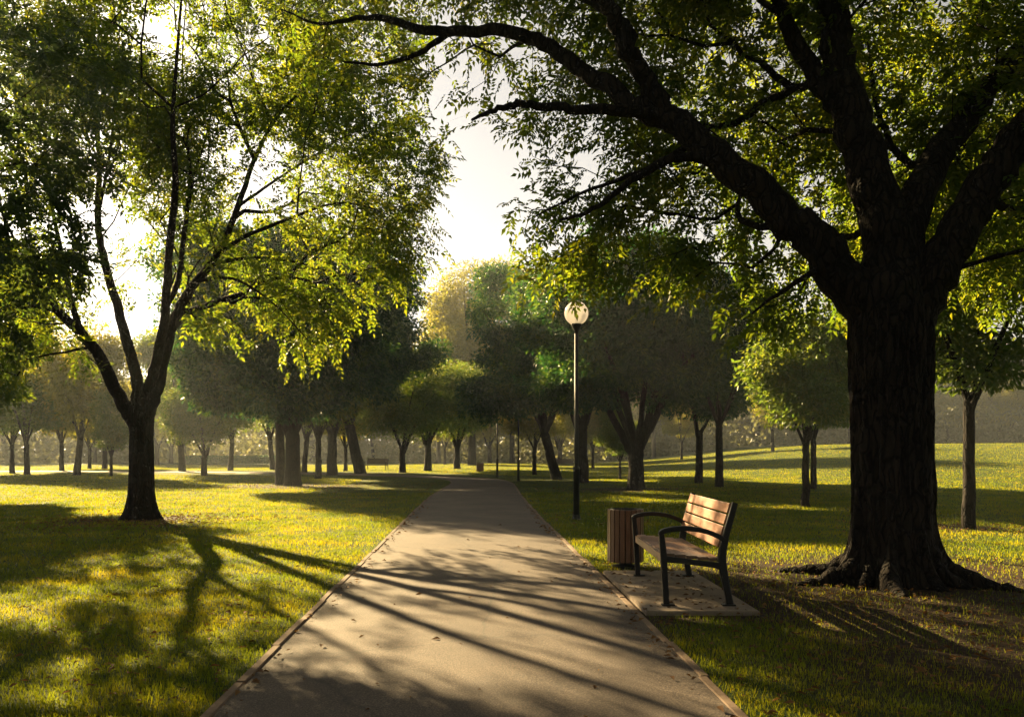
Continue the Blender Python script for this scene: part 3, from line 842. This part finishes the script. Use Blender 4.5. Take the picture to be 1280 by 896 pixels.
for k_, (x, y, v_, s_) in enumerate(((-9.5, -7, vA, 1), (7.5, -9, vA, 1.05), (-1.5, -17, vB, 1.2), (16, 1.5, vA, 1.0), (-16.5, 3, vB, 1.15), (18, -12, vB, 1.3))):  # unseen trees added around the camera to block sky light and deepen the shade
    put_tree('sky_blocking_tree', v_, x, y, s_, k_ * 1.3, 'unseen tree added behind or beside the viewpoint to block sky light', 'added sky-blocking trees around the viewpoint', lm='leaf_mid')

# far wood: one mass of trees that closes the view
wv, wl = [], []
for kx in range(170):
    u = rng.random(); x = -150 + 300 * (kx + rng.random()) / 170
    y = rng.uniform(108, 165) + abs(x) * -.12
    kk = ['slim', 'slim_b', 'vase', 'fork', 'slim_b', 'tall'][kx % 6]
    V, Q, Tq, geo = K[kk][2]; s = rng.uniform(1.1, 1.8) * (.62 if kk == 'tall' else 1); a = rng.random() * 6.28
    Rm = np.array([[math.cos(a), -math.sin(a), 0], [math.sin(a), math.cos(a), 0], [0, 0, 1]]) * s
    o = np.array([x, y, gz(x, y)])
    wv.append((V @ Rm.T + o, Q)); 
    nl = len(geo[0]) // 4; keep = rng.random(nl) < .45
    gv = geo[0].reshape(-1, 4, 3)[keep]; gv = (gv - gv[:, :1]) * 1.5 + gv[:, :1]
    gv = gv.reshape(-1, 3)
    kq = np.arange(len(gv) // 4)[:, None] * 4
    wl.append((gv @ Rm.T + o, np.concatenate([kq + [[0, 1, 2]], kq + [[0, 2, 3]]], 1).reshape(-1, 3)))
n = 110000
ux = rng.uniform(-150, 150, n); uy = rng.uniform(112, 158, n) - np.abs(ux) * .12
top_ = 2.5 + 5 * vnoise(np.stack([ux * .12, uy * .1, ux * 0 + 2], -1)); uz = height(ux, uy) + top_ * rng.random(n) ** 1.5
wl.append(leaf_geo(np.stack([ux, uy, uz], -1), rng.normal(0, 1, (n, 3)), rng.normal(0, 1, (n, 3)), .75, .45))
V, Q = joined(wv); LV, LF = joined(wl)
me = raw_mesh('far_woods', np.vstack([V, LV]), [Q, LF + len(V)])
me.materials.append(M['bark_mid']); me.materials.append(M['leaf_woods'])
mi = np.zeros(len(Q) + len(LF), np.int32); mi[len(Q):] = 1
me.polygons.foreach_set('material_index', mi)
tag(link('far_woods', me, None), 'far hazy belt of woodland closing the view behind the lawns', 'woods', None, 'stuff')

# low clipped hedge, left distance
n = 9000
hp = np.stack([rng.uniform(-40, -28.5, n), rng.uniform(-.45, .45, n) + 98, rng.random(n) ** .6 * .95], -1)
hv = leaf_geo(hp, rng.normal(0, 1, (n, 3)), rng.normal(0, 1, (n, 3)), .22, .13)
tag(link('hedge', raw_mesh('hedge', hv[0], [hv[1]]), M['leaf_dark']), 'long low dark hedge at the back of the left lawn', 'hedge')

# ------------------------------------------------------------------ ground, path
gx = np.unique(np.concatenate([np.linspace(-160, -14, 60), np.linspace(-14, 14, 113), np.linspace(14, 160, 60)]))
gy = np.unique(np.concatenate([np.linspace(-40, -2, 12), np.linspace(-2, 24, 105), np.linspace(24, 100, 70), np.linspace(100, 280, 40)]))
GX, GY = np.meshgrid(gx, gy)
nx, ny = len(gx), len(gy)
GZ = height(GX, GY)
V = np.stack([GX, GY, GZ], -1).reshape(-1, 3)
a = (np.arange(ny - 1)[:, None] * nx + np.arange(nx - 1)[None]).ravel()
me = raw_mesh('lawn', V, [np.stack([a, a + 1, a + nx + 1, a + nx], -1)], True)
sm, _ = soil_mask(V[:, 0], V[:, 1])
at_ = me.attributes.new('soil', 'FLOAT', 'POINT'); at_.data.foreach_set('value', sm.astype(np.float32))
tag(link('ground', me, M['ground']), kind='structure')

cl = catmull([(.27, -6), (-.21, 4.36), (-.55, 11.5), (-.90, 19.2), (-1.15, 26), (-1.30, 33), (-1.5, 39), (-2.25, 44.2), (-4.3, 48.2), (-7.8, 50.8), (-13, 53), (-24, 55), (-45, 60)], 24)
tn = norm(np.gradient(cl, axis=0)); pn = np.stack([-tn[:, 1], tn[:, 0]], -1)
HALF = 1.43


def ribbon(off0, off1, z, jitter=0.):
    A = cl + pn * (off0 + rng.normal(0, jitter, (len(cl), 1))); B = cl + pn * (off1 + rng.normal(0, jitter, (len(cl), 1)))
    return A, B


A, B = ribbon(-HALF - .02, HALF + .02, 0)
NS = 7
P = [A + (B - A) * k / (NS - 1) for k in range(NS)]
crown = [.012 + .018 * (1 - (2 * k / (NS - 1) - 1) ** 2) for k in range(NS)]
V = np.stack([np.column_stack([p, height(p[:, 0], p[:, 1]) + c]) for p, c in zip(P, crown)], 1).reshape(-1, 3)
m_ = len(cl)
a = (np.arange(m_ - 1)[:, None] * NS + np.arange(NS - 1)[None]).ravel()
tag(link('path', raw_mesh('path', V, [np.stack([a, a + 1, a + NS + 1, a + NS], -1)], True), M['asphalt']), kind='structure')

# edging: short concrete lengths set end to end along both sides (one strip object per side)
seg = np.concatenate([[0], np.cumsum(np.linalg.norm(np.diff(cl, axis=0), axis=1))])
for sgn, nm in ((1, 'path_edging'), (-1, 'path_edging')):
    bm = bmesh.new(); s0 = 0.
    while s0 < seg[-1] - 1:
        L_ = .92; pts = []
        for s_ in (s0 + .006, s0 + L_ * .5, s0 + L_ - .006):
            c = np.array([np.interp(s_, seg, cl[:, 0]), np.interp(s_, seg, cl[:, 1])]); nn = np.array([np.interp(s_, seg, pn[:, 0]), np.interp(s_, seg, pn[:, 1])])
            pts.append((c, nn))
        jz, jo = rng.normal(0, .005), rng.normal(0, .007)
        rings = []
        for c, nn in pts:
            i_, o_ = c + nn * sgn * (HALF + jo), c + nn * sgn * (HALF + .062 + jo)
            z = gz(*c)
            rings.append([bm.verts.new((i_[0], i_[1], z - .06)), bm.verts.new((i_[0], i_[1], z + .016 + jz)),
                          bm.verts.new((i_[0] * .88 + o_[0] * .12, i_[1] * .88 + o_[1] * .12, z + .023 + jz)), bm.verts.new((i_[0] * .12 + o_[0] * .88, i_[1] * .12 + o_[1] * .88, z + .023 + jz)),
                          bm.verts.new((o_[0], o_[1], z + .016 + jz)), bm.verts.new((o_[0], o_[1], z - .06))])
        for r0, r1 in zip(rings, rings[1:]):
            for k in range(6): bm.faces.new((r0[k], r0[(k + 1) % 6], r1[(k + 1) % 6], r1[k]))
        bm.faces.new(rings[0]); bm.faces.new(rings[-1][::-1])
        s0 += L_
    tag(link(nm, bm_mesh(nm, bm), M['edging']), kind='structure')


def path_dist(x, y):
    """signed-free distance from the path's centre line"""
    c = np.interp(y, cl[:300, 1], cl[:300, 0])
    d = np.abs(x - c)
    far_ = y > 36
    if far_.any():
        q = np.stack([x[far_], y[far_]], -1)
        sub = cl[100:]
        d[far_] = np.min(np.linalg.norm(q[:, None] - sub[None], axis=2), axis=1)
    return d


# bench slab
PADV = [(1.19, 7.06), (2.20, 7.06), (2.16, 9.5), (1.09, 9.5)]
bm = bmesh.new()
lo = [bm.verts.new((x_, y_, -.08)) for x_, y_ in PADV]; hi = [bm.verts.new((x_, y_, .042)) for x_, y_ in PADV]
bm.faces.new(lo[::-1]); bm.faces.new(hi)
for k in range(4): bm.faces.new((lo[k], lo[(k + 1) % 4], hi[(k + 1) % 4], hi[k]))
bmesh.ops.bevel(bm, geom=[e for e in bm.edges if all(v.co.z > 0 for v in e.verts)], offset=.008, segments=2, affect='EDGES')
tag(link('paving_slab', bm_mesh('paving_slab', bm), M['concrete']), kind='structure')
PADZ = .042

# ------------------------------------------------------------------ grass
def blades(n, d0, d1, hgt, wid, seed):
    r = np.random.default_rng(seed)
    u = r.random(n); d = d0 * (d1 / d0) ** (u ** .80)
    th = r.uniform(-.72, .72, n)
    x = np.sin(th) * d * 1.0; y = np.cos(th) * d
    s, nz = soil_mask(x, y)
    pd = path_dist(x, y)
    edge = HALF + .055
    patch = vnoise(np.stack([x * .9, y * .9, x * 0 + 1.7], -1)) * .6 + vnoise(np.stack([x * 3.1, y * 3.1, x * 0 + 5.7], -1)) * .4
    keep = (pd > edge) & (r.random(n) > s * .82) & (r.random(n) < .55 + patch * .9)
    keep &= ~((x > 1.0) & (x < 2.19) & (y > 7.05) & (y < 9.52))
    keep &= np.hypot(x - 4.26, y - 8.9) > .75
    keep &= ~((pd < edge + .05) & (r.random(n) < .5))
    x, y, d, patch, s = x[keep], y[keep], d[keep], patch[keep], s[keep]
    m = len(x)
    pdk = pd[keep]
    h = hgt(d) * np.where((y > 28) & (pdk < 6), .3, 1) * r.uniform(.5, 1.15, m) * (.6 + .9 * patch) * np.where(r.random(m) < .02, 1.7, 1)
    w = wid(d) * r.uniform(.7, 1.3, m)
    az = r.uniform(0, 6.283, m); lean = r.uniform(.1, .75, m)
    dx, dy = np.cos(az), np.sin(az)
    fa = r.uniform(0, 6.283, m); sx, sy = np.cos(fa), np.sin(fa)
    z = height(x, y) - .004
    b = np.stack([x, y, z], -1)
    side = np.stack([sx, sy, sx * 0], -1) * (w * .5)[:, None]
    mid = b + np.stack([dx * lean * h * .35, dy * lean * h * .35, h * .6], -1)
    tip = b + np.stack([dx * lean * h * 1.05, dy * lean * h * 1.05, h * (1 - lean * .25)], -1)
    V = np.stack([b - side, b + side, mid + side * .75, mid - side * .75, tip], 1).reshape(-1, 3)
    k = np.arange(m)[:, None] * 5
    return V, k + [[0, 1, 2, 3]], k + [[3, 2, 4]]


hg = lambda d: .045 + .010 * np.clip((d - 8) / 10, 0, 1)
wd = lambda d: np.maximum(.0042, .00066 * np.minimum(d, 30) + .0004 * np.maximum(d - 30, 0))
V, Q, T = blades(880000, 3.6, 100, hg, wd, 21)
tag(link('grass', raw_mesh('grass', V, [Q, T]), M['grass']), 'short mown grass covering the lawns', 'grass', None, 'stuff')

# fallen leaves
n = 5200
cen = [(4.0, 8.2, 2.6, 1700), (-7.9, 16.6, 1.25, 1300), (-9.0, 33.2, 3.5, 1200), (1.8, 7.9, 1.2, 160), (8.7, 15.1, 1.0, 200), (5.4, 30.6, 2.4, 350)]
LP = [np.stack([rng.normal(cx, sr, c), rng.normal(cy, sr * .8, c)], -1) for cx, cy, sr, c in cen]
yy = 4 + 24 * rng.random(2600) ** 1.4; LP.append(np.stack([rng.uniform(-.62, .62, 2600) * yy, yy], -1))
ye = rng.uniform(4, 22, 320); ce = np.interp(ye, cl[:300, 1], cl[:300, 0]); sg = np.where(rng.random(320) < .5, 1, -1)
LP_edge = np.stack([ce + sg * (HALF - np.abs(rng.normal(0, .07, 320)) - .02), ye], -1)
LP = np.vstack(LP)
pdv = path_dist(LP[:, 0], LP[:, 1]); LP = LP[(pdv > HALF + .12) | (rng.random(len(LP)) < .09)]; LP = np.vstack([LP, LP_edge])
x, y = LP[:, 0], LP[:, 1]
onp = path_dist(x, y) < HALF; onpad = (x > 1.12) & (x < 2.17) & (y > 7.08) & (y < 9.48)
z = height(x, y) + np.where(onp, .034, np.where(onpad, PADZ + .006, .018 + .02 * rng.random(len(x))))
far_s = np.where(y > 14, 1.35, 1.0)
D = np.stack([rng.normal(0, 1, len(x)), rng.normal(0, 1, len(x)), rng.normal(0, .12, len(x))], -1)
Nn = np.array([0, 0, 1.]) + rng.normal(0, .28, (len(x), 3))
Ls = rng.uniform(.02, .08, len(x)) * far_s
lv = leaf_geo(np.stack([x, y, z], -1), D, Nn, Ls, Ls * .5, .3)
tag(link('fallen_leaves', raw_mesh('fallen_leaves', lv[0], [lv[1]]), M['litter']), 'scattered dry brown leaves on lawn, path and bare soil', 'leaves', None, 'stuff')


# ------------------------------------------------------------------ bench
def bar(bm, pts, w, y0, y1):
    """flat bar: centre line in the xz plane, widths, thickness from y0 to y1"""
    P = catmull([(p[0], p[1], ww) for p, ww in zip(pts, w)], 6)
    tg = norm(np.gradient(P[:, :2], axis=0)); nn = np.stack([-tg[:, 1], tg[:, 0]], -1)
    rings = []
    b = .008
    for (x_, z_, ww), n_ in zip(P, nn):
        h_ = ww / 2
        prof = [(-h_ + b, y0), (h_ - b, y0), (h_, y0 + b), (h_, y1 - b), (h_ - b, y1), (-h_ + b, y1), (-h_, y1 - b), (-h_, y0 + b)]
        rings.append([bm.verts.new((x_ + n_[0] * o, yy_, z_ + n_[1] * o)) for o, yy_ in prof])
    for a_, b_ in zip(rings, rings[1:]):
        for k in range(8): bm.faces.new((a_[k], a_[(k + 1) % 8], b_[(k + 1) % 8], b_[k]))
    bm.faces.new(rings[0]); bm.faces.new(rings[-1][::-1])


def make_bench():
    """local frame: x from front (0) to back, y along the bench, z up; the sitter faces -x"""
    root = empty('park_bench')
    Lb = 1.80
    for s0 in (0.0, Lb - .05):
        y0, y1 = s0, s0 + .05
        bm = bmesh.new(); bar(bm, [(.015, .012), (0, .25), (-.012, .46), (-.03, .655)], [.055, .055, .058, .05], y0, y1)
        lg = link('leg', bm_mesh('leg', bm), M['black_metal'], root)
        bm = bmesh.new(); add_box(bm, (.03, (y0 + y1) / 2, .008), (.12, .075, .014), .003)
        link('foot_plate', bm_mesh('foot_plate', bm), M['black_metal'], lg)
        bm = bmesh.new(); bar(bm, [(.60, .012), (.565, .18), (.53, .36), (.525, .46), (.555, .62), (.605, .80), (.645, .945)], [.06, .062, .075, .075, .06, .055, .05], y0, y1)
        lg = link('leg', bm_mesh('leg', bm), M['black_metal'], root)
        bm = bmesh.new(); add_box(bm, (.585, (y0 + y1) / 2, .008), (.12, .075, .014), .003)
        link('foot_plate', bm_mesh('foot_plate', bm), M['black_metal'], lg)
        bm = bmesh.new(); bar(bm, [(-.045, .642), (-.03, .672), (.04, .695), (.18, .708), (.34, .690), (.47, .645), (.55, .60)], [.03, .042, .046, .046, .045, .045, .045], y0 - .006, y1 + .006)
        link('armrest', bm_mesh('armrest', bm), M['black_metal'], root)
        bm = bmesh.new(); bar(bm, [(0, .425), (.14, .412), (.30, .392), (.44, .375), (.53, .36)], [.06, .05, .05, .055, .07], y0 + .003, y1 - .003)
        link('seat_rail', bm_mesh('seat_rail', bm), M['black_metal'], root)
    bm = bmesh.new()
    for k in range(5):
        x0 = .045 + k * .105; zc = .462 - (x0) * .10
        add_box(bm, (x0, Lb / 2, zc), (.094, Lb - .11, .032), .006)
    add_box(bm, (-.008, Lb / 2, .425), (.028, Lb - .11, .075), .006)
    link('seat', bm_mesh('seat', bm), M['seat_wood'], root)
    bm = bmesh.new()
    for k in range(4):
        zc = .575 + k * .105
        xc = np.interp(zc, [.46, .62, .80, .945], [.525, .555, .605, .645]) - .028
        tilt = math.atan2(.05 * 1.05, .18)
        b2 = bmesh.new(); add_box(b2, (0, 0, 0), (.028, Lb - .11, .094), .005)
        ca, sa = math.cos(tilt), math.sin(tilt)
        for v in b2.verts:
            v.co = Vector((xc + v.co.x * ca + v.co.z * sa, v.co.y + Lb / 2, zc - v.co.x * sa + v.co.z * ca))
        tmp = bpy.data.meshes.new('t'); b2.to_mesh(tmp); b2.free(); bm.from_mesh(tmp); bpy.data.meshes.remove(tmp)
    link('backrest', bm_mesh('backrest', bm), M['bench_wood'], root)
    return root


bench = make_bench()
bench.location = (1.405, 7.30, PADZ); bench.rotation_euler = (0, 0, R(-.5))
tag(bench, 'large wooden slat bench with black metal arms on the concrete slab beside the path', 'bench')
for px, by, rz, lab in ((462, 587.5, R(78), 'tiny distant bench under the trees left of the path bend'), (697, 587.5, R(85), 'tiny distant bench on the lawn left of the lamp post')):
    x, y = at(px, by); b = copy_tree(bench)
    for ch in b.children:
        if ch.name.startswith(('seat.', 'backrest.')): ch.material_slots[0].link = 'OBJECT'; ch.material_slots[0].material = M['dark_wood']
    b.location = (x + 1.3, y, gz(x, y)); b.rotation_euler = (0, 0, rz)
    tag(b, lab, 'bench', 'distant benches on the lawn')


# ------------------------------------------------------------------ litter bin
def make_bin():
    root = empty('litter_bin')
    n, r_, z0, z1 = 20, .215, .085, .735
    bm = bmesh.new()
    for k in range(n):
        a_ = 2 * math.pi * k / n; w_ = 2 * math.pi * r_ / n * .86
        b2 = bmesh.new(); add_box(b2, (r_, 0, (z0 + z1) / 2), (.022, w_, z1 - z0 + random.uniform(-.006, .006)), .004)
        bmesh.ops.rotate(b2, cent=(0, 0, 0), matrix=__import__('mathutils').Matrix.Rotation(a_, 3, 'Z'), verts=b2.verts)
        tmp = bpy.data.meshes.new('t'); b2.to_mesh(tmp); b2.free(); bm.from_mesh(tmp); bpy.data.meshes.remove(tmp)
    link('slat_casing', bm_mesh('slat_casing', bm), M['bin_wood'], root)
    bm = bmesh.new(); add_lathe(bm, [(.10, .10), (.198, .10), (.198, .715), (.202, .74), (.19, .74), (.182, .70), (.182, .14), (.02, .13)], 28)
    link('liner', bm_mesh('liner', bm, True), M['liner'], root)
    bm = bmesh.new(); add_lathe(bm, [(.17, 0), (.17, .03), (.09, .04), (.09, .10), (.15, .104)], 24)
    link('base', bm_mesh('base', bm), M['black_metal'], root)
    return root


x, y = at(782, 709)
litter = make_bin(); litter.location = (x, y, 0)
tag(litter, 'round wood-slatted litter bin on the grass behind the large bench', 'bin')
x, y = at(600, 589); b = copy_tree(litter); b.location = (x, y, gz(x, y)); b.scale = (1.25, 1.25, .95)
tag(b, 'tiny dark litter bin standing at the bend of the path', 'bin')


# ------------------------------------------------------------------ lamps
def make_lamp():
    root = empty('lamp_post')
    bm = bmesh.new(); add_lathe(bm, [(.105, -.05), (.105, .035), (.085, .05), (.075, .12)], 20)
    link('base', bm_mesh('base', bm), M['lamp_metal'], root)
    bm = bmesh.new(); add_lathe(bm, [(.066, .04), (.066, 1.06), (.072, 1.07), (.072, 1.12), (.046, 1.15), (.046, 1.6), (.05, 1.61), (.05, 1.63), (.044, 1.64), (.040, 4.0)], 20)
    link('pole', bm_mesh('pole', bm, True), M['lamp_metal'], root)
    bm = bmesh.new(); add_lathe(bm, [(.042, 3.98), (.048, 4.03), (.095, 4.13), (.115, 4.165), (.115, 4.18), (.03, 4.19)], 24)
    link('collar', bm_mesh('collar', bm, True), M['lamp_metal'], root)
    bm = bmesh.new(); prof = []
    for k in range(17):
        a_ = -1.12 + (1.12 + 1.54) * k / 16
        prof.append((.255 * math.cos(a_), 4.41 + .255 * math.sin(a_)))
    add_lathe(bm, prof, 32)
    g = link('globe', bm_mesh('globe', bm, True), M['globe'], root)
    bm = bmesh.new(); add_lathe(bm, [(.03, 4.185), (.03, 4.27), (.022, 4.28), (.035, 4.34), (.052, 4.40), (.045, 4.45), (.015, 4.48)], 16)
    link('bulb', bm_mesh('bulb', bm, True), M['bulb'], g)
    return root


x, y = at(720.5, 650)
lamp = make_lamp(); lamp.location = (x, y, 0)
tag(lamp, 'tall dark lamp post with a frosted globe beside the path', 'lamp post')
for px, by, lab in ((621.5, 594.5, 'distant lamp post at the outside of the path bend, the farthest of all'), (648, 599.5, 'distant lamp post between the path bend and the near lamp')):
    x, y = at(px, by); l = copy_tree(lamp); l.location = (x, y, gz(x, y)); tag(l, lab, 'lamp post')

# ------------------------------------------------------------------ light and air
AZ, EL = R(-37), R(23.5)
sun_dir = Vector((math.sin(AZ) * math.cos(EL), math.cos(AZ) * math.cos(EL), math.sin(EL)))
sd = bpy.data.lights.new('sun', 'SUN'); sun = bpy.data.objects.new('sun', sd); COL.objects.link(sun)
sd.energy = 5; sd.angle = R(.5); sd.color = (1, .735, .37)
sun.rotation_euler = sun_dir.to_track_quat('Z', 'Y').to_euler()
sun.location = (0, 0, 40)

w = bpy.data.worlds.new('World'); S.world = w; w.use_nodes = True
nt = w.node_tree; nt.nodes.clear()
sky = nt.nodes.new('ShaderNodeTexSky'); sky.sky_type = 'NISHITA'; sky.sun_disc = False
sky.sun_elevation = EL; sky.sun_rotation = AZ
sky.air_density = 1.0; sky.dust_density = 1.0; sky.ozone_density = 1.0
hsv = nd(nt, 'ShaderNodeHueSaturation', Saturation=.22, Value=.37)
gam = nd(nt, 'ShaderNodeGamma', Gamma=1.12)
tint = nt.nodes.new('ShaderNodeMix'); tint.data_type = 'RGBA'; tint.blend_type = 'MULTIPLY'; tint.inputs[0].default_value = 1; tint.inputs[7].default_value = (1, .93, .85, 1)
bg = nd(nt, 'ShaderNodeBackground', Strength=.05)
ow = nt.nodes.new('ShaderNodeOutputWorld')
nt.links.new(sky.outputs[0], gam.inputs[0]); nt.links.new(gam.outputs[0], hsv.inputs['Color']); nt.links.new(hsv.outputs[0], tint.inputs[6])
nt.links.new(tint.outputs[2], bg.inputs[0]); nt.links.new(bg.outputs[0], ow.inputs[0])

bm = bmesh.new(); add_box(bm, (0, 120, 14.5), (340, 336, 32))
hz = link('haze', bm_mesh('haze', bm), None)
m, nt, out = mat('morning_haze')
pv = nd(nt, 'ShaderNodeVolumePrincipled', Density=.00058, Anisotropy=.36)
pv.inputs['Color'].default_value = (.86, .95, 1.0, 1)
nt.links.new(pv.outputs[0], out.inputs['Volume'])
hz.data.materials.append(m)
tag(hz, 'thin golden morning haze over the whole park', 'haze', None, 'stuff')

S.render.engine = 'CYCLES'
c = S.cycles
c.max_bounces = 4; c.diffuse_bounces = 2; c.glossy_bounces = 1; c.transmission_bounces = 2; c.transparent_max_bounces = 4; c.volume_bounces = 0
c.use_denoising = True
c.sample_clamp_indirect = 6
c.caustics_reflective = c.caustics_refractive = False
S.view_settings.view_transform = 'Standard'; S.view_settings.look = 'None'; S.view_settings.gamma = 1
S.view_settings.exposure = 2.68
